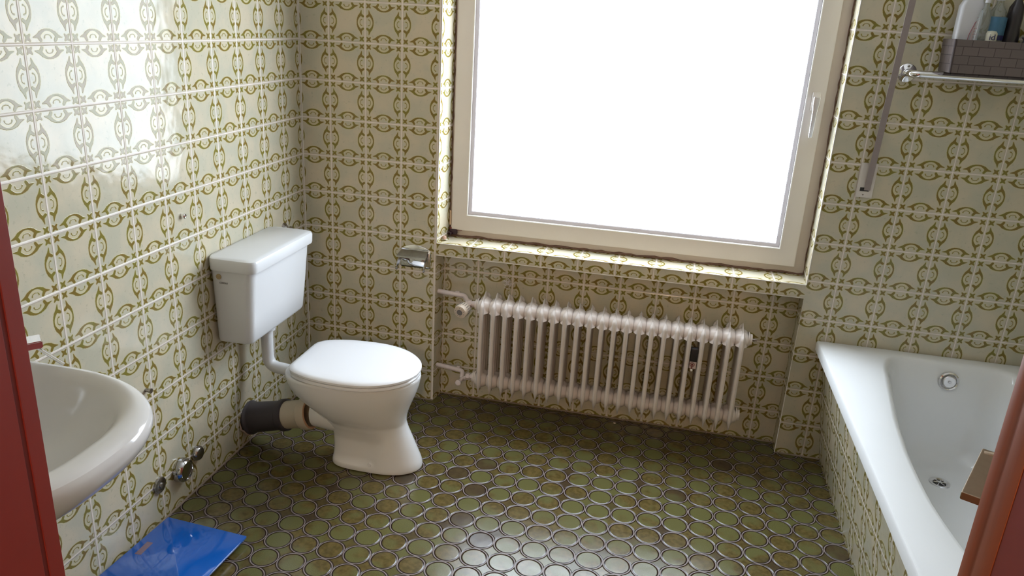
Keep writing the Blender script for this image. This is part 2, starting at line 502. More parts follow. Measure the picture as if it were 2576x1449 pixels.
XDL, XDR, ZD = .912, 1.750, 2.02         # door opening
YH = YF - .16                             # hall side of the front wall
bm = bmesh.new(); uvl = bm.loops.layers.uv.new('UVMap')
for x0, x1, z0, z1 in ((0, XDL - .03, 0, ZC), (XDR + .03, XR, 0, ZC), (XDL - .03, XDR + .03, ZD + .03, ZC)):
    quad(bm, uvl, [(x0, YF, z0), (x1, YF, z0), (x1, YF, z1), (x0, YF, z1)],
         [(x0 / T, z0 / T + ZO), (x1 / T, z0 / T + ZO), (x1 / T, z1 / T + ZO), (x0 / T, z1 / T + ZO)])
struct('wall_front', bm, M['tile'], 'tiled wall beside the door, seen only in reflections')
bm = bmesh.new()
for x0, x1, z0, z1 in ((-.6, XDL - .03, 0, ZC), (XDR + .03, XR + .2, 0, ZC), (XDL - .03, XDR + .03, ZD + .03, ZC)):
    bm.faces.new([bm.verts.new(p) for p in ((x0, YH, z0), (x1, YH, z0), (x1, YH, z1), (x0, YH, z1))])
struct('wall_hall_front', bm, M['hall'], 'plastered hall side of the front wall')
bm = bmesh.new()
for q in ([(-.6, YH, 0), (-.6, -4.6, 0), (-.6, -4.6, ZC), (-.6, YH, ZC)], [(XR + .2, YH, 0), (XR + .2, -4.6, 0), (XR + .2, -4.6, ZC), (XR + .2, YH, ZC)],
          [(-.6, -4.6, 0), (XR + .2, -4.6, 0), (XR + .2, -4.6, ZC), (-.6, -4.6, ZC)]):
    bm.faces.new([bm.verts.new(p) for p in q])
struct('wall_hall', bm, M['hall'], 'plain walls of the hall behind the camera')

bm = bmesh.new(); uvl = bm.loops.layers.uv.new('UVMap')
def fuv(x, y): return ((x - .046) / .09 + .5, (y + .080) / .09 + .5)
fp = [(0, YF - .02), (XR, YF - .02), (XR, 0), (XNR, 0), (XNR, ND), (XNL + .012, ND), (XNL, 0), (0, 0)]
f = bm.faces.new([bm.verts.new((x, y, 0)) for x, y in fp])
for l, (x, y) in zip(f.loops, fp): l[uvl].uv = fuv(x, y)
struct('floor', bm, M['floor'], 'floor of round olive glazed tiles set in a square grid with pale grout')
bm = bmesh.new(); bm.faces.new([bm.verts.new(p) for p in ((-.6, -4.6, 0), (XR + .2, -4.6, 0), (XR + .2, YF - .02, 0), (-.6, YF - .02, 0))])
struct('floor_hall', bm, M['hall_floor'], 'brown hall floor under the camera')
bm = bmesh.new(); bm.faces.new([bm.verts.new(p) for p in ((-.6, -4.6, ZC), (XR + .2, -4.6, ZC), (XR + .2, YO, ZC), (-.6, YO, ZC))])
struct('ceiling', bm, M['plaster'], 'white plaster ceiling')

# pale glazed tile edges along the corners of niche and window opening
def bead(name, pts, r, label):
    bm = bmesh.new(); tube(bm, pts, r, 8)
    return struct(name, bm, M['grout'], label, smooth=True)
bead('trim_1', bend([(XNL, -.0005, ZL), (XNL, -.0005, ZS), (XNR, -.0005, ZS + .001), (XNR, -.0005, ZL)], .004), .0022, 'pale edge bead round the window opening')
bead('trim_2', [(XNL - .002, -.0005, 0.002), (XNL - .002, -.0005, ZN), (XNR, -.0005, ZN), (XNR, -.0005, 0.002)], .0020, 'pale edge bead round the radiator niche')
bead('trim_3', [(.0015, -.0015, 0.002), (.0015, -.0015, ZC)], .0022, 'pale grout line in the corner of left and back wall')
# grimy joint of floor and walls
bm = bmesh.new(); tube(bm, [(.001, 0, .001), (.001, YF, .001)], .0045, 8)
tube(bm, [(0, -.001, .001), (XNL, -.001, .001)], .0045, 8); tube(bm, [(XNR, -.001, .001), (2.24, -.001, .001)], .0045, 8)
tube(bm, [(XNL, ND - .001, .001), (XNR, ND - .001, .001)], .0045, 8)
struct('trim_4', bm, simple('dirty_floor_joint', (.28, .22, .17), .7, noise=.3, scale=40), 'dirty grout joint between floor and walls', smooth=True)

# ------------------------------------------------------------------ window
win = bpy.data.objects.new('window_1', None); C.objects.link(win); win['kind'] = 'structure'
win['label'] = 'large window of frosted glass in an off-white plastic frame'
win.location = (1.34, RD, ZS); _base[win.name] = Vector(win.location)
def ring_frame(x0, x1, z0, z1, wL, wR, wB, wT, y0, y1, bev=.003):
    bm = bmesh.new()
    pts = []
    for (a, b, c, d) in ((x0, x1, z0, z1), (x0 + wL, x1 - wR, z0 + wB, z1 - wT)):
        pts.append([(a, c), (b, c), (b, d), (a, d)])
    V = {}
    for yi, y in enumerate((y0, y1)):
        for ri in (0, 1):
            for ci in range(4): V[yi, ri, ci] = bm.verts.new((pts[ri][ci][0], y, pts[ri][ci][1]))
    for c in range(4):
        d = (c + 1) % 4
        bm.faces.new((V[0, 0, c], V[0, 0, d], V[0, 1, d], V[0, 1, c]))
        bm.faces.new((V[1, 0, c], V[1, 1, c], V[1, 1, d], V[1, 0, d]))
        bm.faces.new((V[0, 0, c], V[1, 0, c], V[1, 0, d], V[0, 0, d]))
        bm.faces.new((V[0, 1, c], V[0, 1, d], V[1, 1, d], V[1, 1, c]))
    if bev:
        es = [e for e in bm.edges if abs(e.verts[0].co.y - y0) < 1e-6 and abs(e.verts[1].co.y - y0) < 1e-6
              and (abs(e.verts[0].co.x - e.verts[1].co.x) < 1e-6 or abs(e.verts[0].co.z - e.verts[1].co.z) < 1e-6)]
        bmesh.ops.bevel(bm, geom=es, offset=bev, segments=2, affect='EDGES')
    return bm
part('frame', ring_frame(XSL, XSR, ZS + .002, ZL, .05, .06, .05, .05, RD, RD + .06), simple('shaded_frame_plastic', (.60, .52, .455), .4, noise=.05, scale=9), win)  # bounce shading put into the colour: darker, pinker than the sash
sash = part('sash', ring_frame(.6145, 2.0305, .766, ZL - .03, .071, .067, .071, .071, RD - .018, RD + .03, .0025), M['frame'], win)
part('highlight', ring_frame(.6815, 1.9665, .832, ZL - .096, .0035, .0035, .0035, .0035, RD - .0195, RD - .008, 0), M['white_trim'], win, 'white highlight line round the glass', smooth=False)  # highlight along the sash edge, modelled as a thin white line
part('glazing_bead', ring_frame(.6845, 1.9635, .8355, ZL - .0995, .017, .016, .017, .017, RD - .008, RD + .012, .002), M['frame_grey'], win, 'greyish glazing bead')
bm = bmesh.new(); box(bm, .700, 1.949, RD + .004, RD + .010, .851, ZL - .114)
part('pane', bm, M['pane'], win, 'frosted pane, white with daylight')
# stained sealant round the frame
bm = bmesh.new()
def wob(a, b, n=60, amp=.0022):
    a, b = Vector(a), Vector(b)
    return [a.lerp(b, i / n) + Vector([random.uniform(-amp, amp) for _ in range(3)]) for i in range(n + 1)]
for pa, pb, rr in (((XSL + .003, RD - .001, ZS + .003), (XSR - .002, RD - .001, ZS + .003), .0062), ((XSR - .001, RD - .001, ZS), (XSR - .001, RD - .001, ZL), .0034),
                   ((XSL + .001, RD - .001, ZS), (XSL + .001, RD - .001, ZL), .0034)):
    pts = wob(pa, pb)
    tube(bm, pts, [rr * random.uniform(.55, 1.15) for _ in pts], 8)
part('sealant', bm, M['caulk'], win, 'crumbling brown sealant')
# handle
bm = bmesh.new(); box(bm, 1.9835, 2.0115, RD - .026, RD - .014, 1.372, 1.440, .003)
hr = part('handle', bm, M['frame'], win, 'window handle')
bm = bmesh.new()
loft(bm, [rrect(1.997, 0, .0115, .008, .003, 1.424), rrect(1.997, 0, .0115, .008, .003, 1.395), rrect(1.997, 0, .009, .007, .003, 1.38), rrect(1.997, 0, .007, .006, .003, 1.282), rrect(1.997, 0, .006, .004, .003, 1.278)])
for v in bm.verts: v.co.y += RD - .046 + (0 if v.co.z > 1.3 else 0)
part('lever', bm, simple('satin_aluminium', (.80, .80, .84), .25, metal=.6), hr, 'pale metal lever')
bm = bmesh.new(); lathe(bm, [(.008, 0), (.008, .025)], (1.997, RD - .044, 1.408), (0, 1, 0), 16)
part('spindle', bm, M['frame'], hr)
# lower hinge with its cover
bm = bmesh.new()
tube(bm, [(.6085, RD - .012, .785), (.6085, RD - .012, .848)], .0045, 12)
part('hinge_cover', bm, simple('yellowed_plastic', (.62, .45, .30), .4), win, 'yellowed hinge sleeve')
bm = bmesh.new(); box(bm, .606, .640, RD - .020, RD - .002, .744, .768, .004); lathe(bm, [(.0085, 0), (.0085, .014), (.004, .017)], (.612, RD - .018, .750), (0, -1, 0), 14)
hg = part('hinge', bm, simple('black_red_hinge', (.035, .012, .022), .4, noise=.4, scale=50), win, 'dark lower hinge')
bm = bmesh.new(); box(bm, .607, .617, RD - .019, RD - .010, .767, .775, .002); box(bm, .617, .662, RD - .0155, RD - .010, .7635, .7665)
part('rusty_plate', bm, M['rust'], hg, 'rusty edge of the hinge plate')

# small stopper left on the sill
bm = bmesh.new(); box(bm, .592, .618, .048, .066, ZS + .0012, ZS + .006, .002)
st = single('rubber_stopper', bm, M['tube_white'], 'small pinkish stopper on a pale base lying in the left corner of the window sill', 'stopper', (.605, .057, ZS))
bm = bmesh.new(); lathe(bm, [(.009, 0), (.009, .009), (.006, .013), (0, .014)], (.605, .057, ZS + .006), n=8)
part('knob', bm, M['rubber_pink'], st, 'pinkish knob')

# ------------------------------------------------------------------ radiator
ry = -.035; rx0 = .8165; pit = (1.8555 - .8165) / 21
zt, zb_ = .560, .118; zh1, zh0 = .497, .163
rad = thing('radiator', 'pinkish white column radiator with sharp-edged sections in the niche under the window', 'radiator', ((.8165 + 1.8555) / 2, ry, zb_))
def section_mesh():
    """one pressed-steel section as a closed lens-like shell: thickness t(y,z) mirrored in x"""
    H = .085; ys = [i * .0025 - H for i in range(69)]
    zs = []
    z = zb_
    while z <= zt + 1e-6:
        zs.append(z); z += .0026 if (z < .240 or z > .425) else .010
    zs[-1] = zt
    cols = (-.062, -.0207, .0207, .062)
    def t(y, z):
        v = -1.0
        ay = abs(y)
        top = zh1 + .063 - ay * .45 if ay < .078 else -1
        bot = zh0 - .045 + abs(ay) * .0
        # sharp crest above the top hubs, pointed feet at the bottom
        if zh1 - .02 < z < top: v = max(v, .0010 + .0215 * min(1, max(0, (top - z) / .062)) ** 2.3 * (1 if ay < .045 else max(0, (.080 - ay) / .035)))
        for c in cols:
            d = abs(y - c)
            lo = zb_ + d * 1.5; hi = zh1 + .063 - ay * .45 if abs(c) > .05 else zh1
            if lo < z < hi and d < .0165:
                w = .0093 * math.sqrt(max(0, 1 - (d / .0165) ** 2))
                w *= min(1, (z - lo) / .045 + .10) * min(1, max(0, (hi - z) / .016) ** .6 + .1)
                v = max(v, w)
        for zc, ext in ((zh1, .034), (zh0, .034)):
            for c in (-.014, 0, .014):
                d = math.hypot((y - c), (z - zc))
                if d < .034:
                    v = max(v, pit / 2 * .995 if d < .020 else pit / 2 * math.cos((d - .020) / .014 * PI / 2) ** .75)
            if abs(y) < .020:
                d = abs(z - zc)
                if d < .034: v = max(v, pit / 2 * .995 if d < .020 else pit / 2 * math.cos((d - .020) / .014 * PI / 2) ** .75)
        return v if v > 0 else -1
    bm = bmesh.new(); V = {}
    g = {}
    for i, y in enumerate(ys):
        for j, z in enumerate(zs): g[i, j] = t(y, z)
    def vert(i, j, s):
        tt = g[i, j]
        key = (i, j, s if tt > 0 else 0)
        if key not in V: V[key] = bm.verts.new((s * max(tt, 0), ys[i], zs[j]))
        return V[key]
    for i in range(len(ys) - 1):
        for j in range(len(zs) - 1):
            q = [(i, j), (i + 1, j), (i + 1, j + 1), (i, j + 1)]
            if max(g[k] for k in q) <= 0: continue
            for s in (1, -1):
                vs = []
                for k in q:
                    v = vert(*k, s)
                    if v not in vs: vs.append(v)
                if len(vs) >= 3:
                    try: bm.faces.new(vs if s > 0 else vs[::-1])
                    except ValueError: pass
    return bm
bm = section_mesh()
edge_v = [v for v in bm.verts if abs(v.co.x) < 1e-6 and v.co.z > zh1 + .02]
for _ in range(4):                 # even out the sharp crest line
    new = {}
    for v in edge_v:
        nb_ = [e.other_vert(v) for e in v.link_edges if abs(e.other_vert(v).co.x) < 1e-6]
        if len(nb_) >= 2:
            c_ = sum((n_.co for n_ in nb_), Vector()) / len(nb_); new[v] = v.co.lerp(c_, .6)
    for v, c_ in new.items(): v.co = c_
for v in bm.verts: v.co += Vector((rx0, ry, 0))
sec = part('section', bm, M['radiator'], rad)
for i in range(1, 22):
    c = sec.copy(); C.objects.link(c); c.parent = rad; c.location = (i * pit, 0, 0)
# end plugs
xa = rx0 - pit / 2; xb = 1.8555 + pit / 2
for xx, zz, sx in ((xa, zh1, -1), (xa, zh0, -1), (xb, zh1, 1), (xb, zh0, 1)):
    bm = bmesh.new()
    lathe(bm, [(.030, 0), (.030, .004), (.023, .008), (.022, .016), (.0, .016)], (xx, ry, zz), (sx, 0, 0), 24)
    part('end_plug', bm, M['radiator'], rad)
bm = bmesh.new(); lathe(bm, [(.006, 0), (.006, .012), (.004, .012), (.004, .020), (0, .020)], (xb + .015, ry, zh1), (1, 0, 0), 12)
part('bleed_valve', bm, M['dull_chrome'], rad, 'metal bleed valve')
# thermostat valve, pipes
bm = bmesh.new()
tube(bm, bend([(XNL + .004, .030, .512), (.716, .010, .512), (.744, ry, zh1)], .012), .0105, 16)
lathe(bm, [(.013, 0), (.013, .018)], (.672, .0215, .512), (1, 0, 0), 16)
up = part('supply_pipe', bm, M['pipe_paint'], rad)
bm = bmesh.new()
tube(bm, [(.735, ry, zh1), (xa - .008, ry, zh1)], .012, 16)
lathe(bm, [(.0175, 0), (.0175, .014)], (.744, ry, zh1), (1, 0, 0), 6); lathe(bm, [(.014, 0), (.014, .01)], (.763, ry, zh1), (1, 0, 0), 16)
val = part('thermostat_valve', bm, M['pipe_paint'], rad)
ax = Vector((-.24, -.92, -.16)).normalized(); p0 = Vector((.740, -.040, .487))
bm = bmesh.new(); lathe(bm, [(.010, -.005), (.012, .008), (.019, .016)], p0, ax, 20)
lathe(bm, [(.0, .014), (.0250, .014), (.0270, .020), (.0290, .052), (.0275, .060), (.021, .062), (.0, .062)], p0, ax, 32)
th = part('thermostat_head', bm, simple('cream_thermostat', (.62, .52, .42), .4), val, 'cream thermostat head')
bm = bmesh.new(); u_, v_ = frame_from(ax)
for i in range(18):
    a = 2 * PI * i / 18; d = u_ * math.cos(a) + v_ * math.sin(a)
    tube(bm, [p0 + d * .0275 + ax * .022, p0 + d * .0287 + ax * .042], .0013, 6)
lathe(bm, [(.0125, .0615), (.0125, .0640), (0, .0645)], p0, ax, 20)
for i in range(9):
    a = PI * (.9 + .2 * i); d = u_ * math.cos(a) + v_ * math.sin(a)
    lathe(bm, [(.0014, .062), (.0014, .0632), (0, .0632)], p0 + d * .019, ax, 6)
part('scale_marks', bm, M['grey_print'], val, 'dark grille slots, dial disc and dots of the thermostat')
bm = bmesh.new()
tube(bm, bend([(XNL + .006, .030, .165), (.722, .0, .165), (.724, ry + .01, .138), (.752, ry, zh0 - .008)], .010), .0100, 16)
lathe(bm, [(.013, 0), (.013, .014)], (.690, .0175, .165), (1, 0, 0), 16)
part('return_pipe', bm, M['pipe_paint'], rad)
bm = bmesh.new(); tube(bm, [(.745, ry, zh0 - .003), (xa - .006, ry, zh0)], .0125, 16)
lathe(bm, [(.0165, 0), (.0165, .012)], (.750, ry, zh0 - .002), (1, 0, 0), 6); lathe(bm, [(.0165, 0), (.0165, .012)], (.770, ry, zh0), (1, 0, 0), 6)
tube(bm, [(.732, ry, .150), (.722, -.070, .142)], .007, 12); lathe(bm, [(.011, 0), (.0125, .004), (.0125, .012), (.009, .015), (0, .015)], (.722, -.066, .142), (0, -1, .1), 16)
part('return_valve', bm, M['pipe_paint'], rad)
# wall brackets
for bx in (1.02, 1.66):
    bm = bmesh.new(); tube(bm, [(bx, ND, zh0 - .03), (bx, ry + .01, zh0 - .036)], .006, 10)
    part('wall_bracket', bm, M['pipe_paint'], rad)
# heat cost meter wedged between two sections
mx = rx0 + 17.5 * pit
bm = bmesh.new(); box(bm, mx - .0135, mx + .0135, -.105, -.080, .400, .455, .003)
hm = single('heat_meter', bm, M['black'], 'small dark heat meter wedged between two radiator sections towards its right end', 'heat meter', (mx, -.09, .40))
bm = bmesh.new(); box(bm, mx - .0135, mx + .0135, -.106, -.080, .370, .3995, .002)
part('label_plate', bm, simple('pinkish_meter_label', (.50, .40, .38), .5), hm, 'pinkish white lower label plate')
bm = bmesh.new()
pts = [Vector((mx - .003 + .0085 * math.cos(a), -.1075, .389 + .0085 * math.sin(a))) for a in [PI * 1.35 - i * PI * 1.75 / 14 for i in range(15)]]
tube(bm, pts, .0012, 6); lathe(bm, [(.004, 0), (.004, .002), (0, .002)], (mx - .003, -.106, .389), (0, -1, 0), 10)
tube(bm, [(mx - .003, -.1075, .386), (mx - .003, -.108, .371)], .0022, 6)
part('seal_wire', bm, M['rust'], hm, 'dark red seal wire')
bm = bmesh.new(); bmesh.ops.create_uvsphere(bm, u_segments=12, v_segments=8, radius=.0052)
for v in bm.verts: v.co += Vector((mx - .003, -.108, .365))
part('seal', bm, simple('white_seal', (.8, .78, .76), .4), hm, 'white seal bead')
# fluff stuck over the radiator
bm = bmesh.new()
for _ in range(70):
    c = Vector((.888 + random.gauss(0, .008), ND - .018 + random.gauss(0, .006), .572 + random.gauss(0, .010)))
    d = Vector([random.uniform(-1, 1) for _ in range(3)]).normalized() * .009
    tube(bm, [c, c + d * .6, c + d + Vector((0, 0, .002))], .0012, 4)
fl = single('dust_fluff', bm, simple('pale_dust', (.75, .70, .68), .9), 'clump of pale dust fluff on the wall just above the left end of the radiator', 'dust', (.888, ND - .018, .572))
fl['kind'] = 'stuff'

# ------------------------------------------------------------------ toilet
ty = -.55
toi = thing('toilet_bowl', 'white floor-standing toilet with its seat lid closed, under the wall cistern', 'toilet', (.53, ty, 0))
bm = bmesh.new()
spec = [  # z, xback, xfront, half width, back exponent, front exponent, y offset
    (.0005, .372, .712, .096, .50, .85, .015), (.012, .370, .714, .098, .50, .85, .015), (.030, .372, .710, .097, .50, .85, .015), (.075, .373, .692, .090, .5, .85, .014), (.12, .370, .674, .087, .55, .9, .012),
    (.160, .362, .658, .088, .6, .9, .008), (.188, .346, .651, .095, .65, .95, .005), (.212, .322, .653, .112, .72, .95, 0), (.240, .292, .660, .131, .75, .95, 0),
    (.275, .255, .673, .150, .75, .97, 0), (.315, .228, .689, .166, .66, .97, 0), (.345, .218, .698, .174, .62, .97, 0), (.376, .214, .703, .178, .60, .97, 0), (.384, .216, .701, .176, .60, .97, 0)]
rings = []
for i in range(len(spec) - 1):
    a, b = spec[i], spec[i + 1]
    K = 3
    for s_ in range(K):
        t_ = s_ / K
        p_ = [x + (y - x) * t_ for x, y in zip(a, b)]
        rings.append(egg(p_[1], p_[2], ty + p_[6], p_[3], p_[0], p_[4], p_[5], xm=p_[1] + (p_[2] - p_[1]) * .52, n=72))
p_ = spec[-1]; rings.append(egg(p_[1], p_[2], ty, p_[3], p_[0], p_[4], p_[5], xm=p_[1] + (p_[2] - p_[1]) * .52, n=72))
rings.append(egg(.240, .686, ty, .160, .388, .6, .97, xm=.46, n=72))
loft(bm, rings)
bmesh.ops.smooth_vert(bm, verts=[v for v in bm.verts if .01 < v.co.z < .37], factor=.5, use_axis_x=True, use_axis_y=True, use_axis_z=True)
for v in bm.verts:              # shallow recess along both sides of the foot
    z_, x_ = v.co.z, v.co.x
    if .024 < z_ < .17 and .36 < x_ < .64:
        lim = .545 + (z_ - .02) * .42
        k_ = min(1, max(0, (lim - x_) / .014)) * min(1, (z_ - .024) / .014) * min(1, (.17 - z_) / .05)
        side = (v.co.y - ty - .014)
        if abs(side) > .03: v.co.y -= math.copysign(.012 * k_, side)
bowl = part('bowl', bm, M['ceramic'], toi)
md = bowl.modifiers.new('sub', 'SUBSURF'); md.levels = 1; md.render_levels = 1
# spigot
bm = bmesh.new()
tube(bm, [(.415, ty, .190), (.36, ty, .184), (.31, ty, .175), (.289, ty, .172)], [.074, .066, .055, .050], 32)
part('outlet_spigot', bm, M['ceramic'], toi)
# seat and lid
def lid_outline(xb, xf, yc, hw, z, wb, n):
    xm = .475; o = []; nb = n // 2
    for i in range(nb + 1):
        a = -PI / 2 + PI * i / nb
        o.append(Vector((xm + (xf - xm) * sgn(math.cos(a), .96), yc + hw * math.sin(a), z)))
    m_ = (n - nb - 1)
    def side(u): return wb + (hw - wb) * math.sqrt(max(0, 1 - u ** 2.1))
    pts = [(xm - (xm - xb) * u, side(u)) for u in [j / 12 for j in range(1, 12)]] + [(xb + .003, side(.985) - .004), (xb, wb - .010), (xb, wb * .45)]
    o += [Vector((a, yc + b, z)) for a, b in pts]
    o += [Vector((a, yc - b, z)) for a, b in pts[::-1]]
    return o
def lid_rings(z0, z1, g, dome, n=72):
    R = []; base = lid_outline(.250 - g, .706 + g, ty - .008, .186 + g, 0, .100, n)
    c = Vector((.475, ty - .008, 0))
    for z, k_ in ((z0, .985), (z0 + .003, 1), (z1 - .006, 1), (z1 - .001, .978), (z1 + dome * .45, .92), (z1 + dome * .8, .75), (z1 + dome, .45)):
        R.append([c + (v - c) * k_ + Vector((0, 0, z)) for v in base])
    return R
bm = bmesh.new(); loft(bm, lid_rings(.388, .402, -.003, .0005))
seat = part('seat', bm, M['seat'], toi)
bm = bmesh.new(); loft(bm, lid_rings(.4045, .420, .0, .006))
lid = part('lid', bm, M['seat'], toi)
for yy in (-.075, .075):
    bm = bmesh.new(); tube(bm, [(.247, ty + yy - .02, .400), (.247, ty + yy + .02, .400)], .008, 14); lathe(bm, [(.011, 0), (.011, .008), (.008, .012)], (.248, ty + yy, .386), n=16)
    part('hinge', bm, M['seat'], toi)
for sy in (-1, 1):
    bm = bmesh.new(); lathe(bm, [(.007, 0), (.0085, .004), (.006, .010), (0, .011)], (.540, ty + .015 + sy * .086, .034), (0, sy, .15), 16)
    part('bolt_cap', bm, M['plastic'], toi)

# cistern
cis = thing('toilet_cistern', 'white plastic cistern hanging on the left wall above the toilet', 'cistern', (.02, -.515, .49))
bm = bmesh.new()
rr = []
for z, x1, hy, r in ((.496, .118, .190, .02), (.500, .135, .201, .026), (.512, .143, .206, .03), (.60, .152, .210, .03), (.70, .160, .2155, .03), (.775, .166, .219, .03)):
    rr.append([Vector((v.x, v.y, v.z)) for v in rrect((.004 + x1) / 2, -.515, (x1 - .004) / 2, hy, r, z, 8)])
loft(bm, rr)
tank = part('tank', bm, M['plastic'], cis)
bm = bmesh.new()
rr = []
for z, g in ((.770, -.001), (.7705, .003), (.776, .0045), (.805, .0055), (.812, .003), (.8155, -.004), (.817, -.014)):
    rr.append(rrect(.090 + g / 2, -.515, .086 + g / 2, .223 + g, .028, z, 8))
loft(bm, rr)
part('lid', bm, M['plastic'], cis)
bm = bmesh.new(); lathe(bm, [(.0095, 0), (.0095, .0025), (.008, .003), (0, .0025)], (.042, -.7335, .748), (0, -1, 0), 24)
part('side_plug', bm, M['skin_cap'], cis, 'beige plug in the left side')
text_part('maker_print', 'GEBERIT', .0088, M['grey_print'], cis, (.058, -.7322, .7255), (1, 0, 0), (0, .045, 1), .0004, 'small grey lettering')
# flush pipe with nut
fp_ = bend([(.085, -.515, .500), (.085, -.515, .325), (.226, -.535, .325)], .045, 10)
bm = bmesh.new(); tube(bm, fp_, .0225, 24)
pipe = part('flush_pipe', bm, M['plastic'], cis, 'white bent flush pipe')
bm = bmesh.new(); lathe(bm, [(.024, 0), (.033, .003), (.035, .022), (.030, .028), (.024, .028)], (.085, -.515, .472), n=24)
part('nut', bm, M['plastic'], pipe)
bm = bmesh.new(); lathe(bm, [(.012, 0), (.012, .012), (.007, .014), (.007, .03)], (0, -.190, .782), (1, 0, 0), 16); box(bm, .020, .036, -.212, -.176, .777, .789, .004)
lathe(bm, [(.021, 0), (.020, .004), (.012, .006)], (0, -.190, .782), (1, 0, 0), 20)
single('angle_valve', bm, M['dull_chrome'], 'small chrome water valve on the left wall showing behind the top of the cistern', 'valve', (0, -.19, .782))

# waste pipe
wd0 = Vector((0, -.535, .095)); wd1 = Vector((.285, -.552, .172))
wp = thing('waste_pipe', 'grey and cream drain pipe running from the left wall to the back of the toilet', 'pipe', tuple(wd0))
ax = (wd1 - wd0).normalized()
bm = bmesh.new()
lathe(bm, [(.0655, .010), (.0665, .018), (.062, .024), (.060, .030), (.057, .130), (.057, .150), (.0605, .153), (.0625, .157), (.0625, .176), (.058, .180), (.050, .178)], wd0, ax, 40)
part('sleeve', bm, M['grey_rubber'], wp, 'dark grey rubber sleeve')
bm = bmesh.new()
lathe(bm, [(.054, .160), (.054, .200), (.0535, .238), (.056, .245), (.061, .250), (.062, .280), (.060, .284), (.053, .284)], wd0, ax, 40)
cc = part('connector', bm, M['cream_plastic'], wp, 'cream plastic connector')
bm = bmesh.new(); lathe(bm, [(.0595, .2835), (.0605, .286), (.056, .288), (.051, .286)], wd0, ax, 40)
part('rubber_lip', bm, M['cream_lip'], cc, 'peach coloured rubber lip')
bm = bmesh.new()
lathe(bm, [(.066, .001), (.070, .006), (.068, .012)], wd0, ax, 28)
for v in bm.verts: v.co += Vector([random.uniform(-.004, .004) for _ in range(3)])
part('mortar', bm, simple('crumbling_mortar', (.45, .35, .30), .9, noise=.4, scale=60), wp, 'crumbling mortar round the wall hole')

# ------------------------------------------------------------------ toilet roll holder
rh = thing('toilet_roll_holder', 'empty chrome toilet roll holder with a flap on the wall left of the window', 'paper holder', (.4985, 0, .66))
bm = bmesh.new()
n = 16; pr_ = []
x0, x1, z0, z1 = .431, .566, .617, .694
out = [(x0 + .006, z0), (x1 - .006, z0), (x1, z0 + .006), (x1, z1)]
for i in range(n + 1):
    t_ = i / n; out.append((x1 + (x0 - x1) * t_, z1 + .022 * math.sin(PI * t_) ** .8))
out += [(x0, z0 + .006)]
f0 = [bm.verts.new((a, -.0, b)) for a, b in out]; f1 = [bm.verts.new((a, -.006, b)) for a, b in out]
f2 = [bm.verts.new((.4985 + (a - .4985) * .94, -.010, .66 + (b - .66) * .90)) for a, b in out]
k_ = len(out)
for A_, B_ in ((f0, f1), (f1, f2)):
    for i in range(k_): bm.faces.new((A_[i], A_[(i + 1) % k_], B_[(i + 1) % k_], B_[i]))
bm.faces.new(f2); bm.faces.new(f0[::-1])
part('back_plate', bm, M['chrome'], rh)
bm = bmesh.new()
A0 = Vector((.440, -.012, .693)); 
loft(bm, [[Vector((.440, -.012, .6935)), Vector((.556, -.012, .6935)), Vector((.556, -.014, .6955)), Vector((.440, -.014, .6955))],
          [Vector((.434, -.056, .678)), Vector((.559, -.056, .678)), Vector((.559, -.057, .680)), Vector((.434, -.057, .680))],
          [Vector((.434, -.060, .672)), Vector((.559, -.060, .672)), Vector((.559, -.062, .673)), Vector((.434, -.062, .673))]])
part('flap', bm, M['steel'], rh, 'scratched steel flap')
for xx in (.438, .556):
    bm = bmesh.new(); loft(bm, [[Vector((xx - .0015, -.008, .685)), Vector((xx + .0015, -.008, .685)), Vector((xx + .0015, -.008, .655)), Vector((xx - .0015, -.008, .655))],
                               [Vector((xx - .0015, -.060, .655)), Vector((xx + .0015, -.060, .655)), Vector((xx + .0015, -.058, .630)), Vector((xx - .0015, -.058, .630))],
                               [Vector((xx - .0015, -.074, .636)), Vector((xx + .0015, -.074, .636)), Vector((xx + .0015, -.070, .620)), Vector((xx - .0015, -.070, .620))]])
    lathe(bm, [(.004, -.004), (.004, .004)], (xx, -.072, .627), (1, 0, 0), 10)
    part('arm', bm, M['dull_chrome'], rh)
bm = bmesh.new(); tube(bm, [(.442, -.010, .700), (.556, -.010, .700)], .003, 10)
part('hinge_rod', bm, M['chrome'], rh)

# ------------------------------------------------------------------ fittings on the left wall
def rosette(y, z, r, prof, mat, label, name='wall_rosette', cat='wall cap', group=None):
    bm = bmesh.new(); lathe(bm, [(a * r, h) for a, h in prof], (0, y, z), (1, 0, 0), 40)
    return single(name, bm, mat, label, cat, (0, y, z), group)
domed = [(1, 0), (1.02, .004), (1.0, .018), (.93, .026), (.80, .031), (.74, .030), (.72, .027), (.4, .026), (0, .0255)]
o = rosette(-.978, .130, .041, domed, simple('greyish_chrome', (.50, .49, .50), .10, metal=1), 'largest of the three chrome caps low on the left wall, between the smaller two')
flat = [(1, 0), (1.02, .003), (.95, .008), (.55, .011), (.36, .011), (.34, .015), (.2, .016), (0, .016)]
rosette(-1.088, .139, .0275, flat, M['dull_chrome'], 'flat chrome cap low on the left wall, nearest the blue scale')
rosette(-.883, .139, .0265, [(1, 0), (1.03, .004), (.98, .012), (.8, .018), (.4, .020), (0, .0205)], M['dull_chrome'], 'small domed chrome cap low on the left wall, nearest the toilet drain')
bm = bmesh.new(); lathe(bm, [(.0085, 0), (.009, .003), (.008, .012), (.006, .014), (.005, .012), (0, .011)], (0, -.847, .982), (1, 0, 0), 16)
single('wall_screw', bm, M['chrome'], 'small chrome screw socket in the left wall, alone above and left of the cistern', 'screw', (0, -.847, .982))
bm = bmesh.new(); lathe(bm, [(.006, 0), (.006, .014), (.008, .015), (.008, .020), (0, .021)], (0, -1.100, .488), (1, 0, 0), 14)
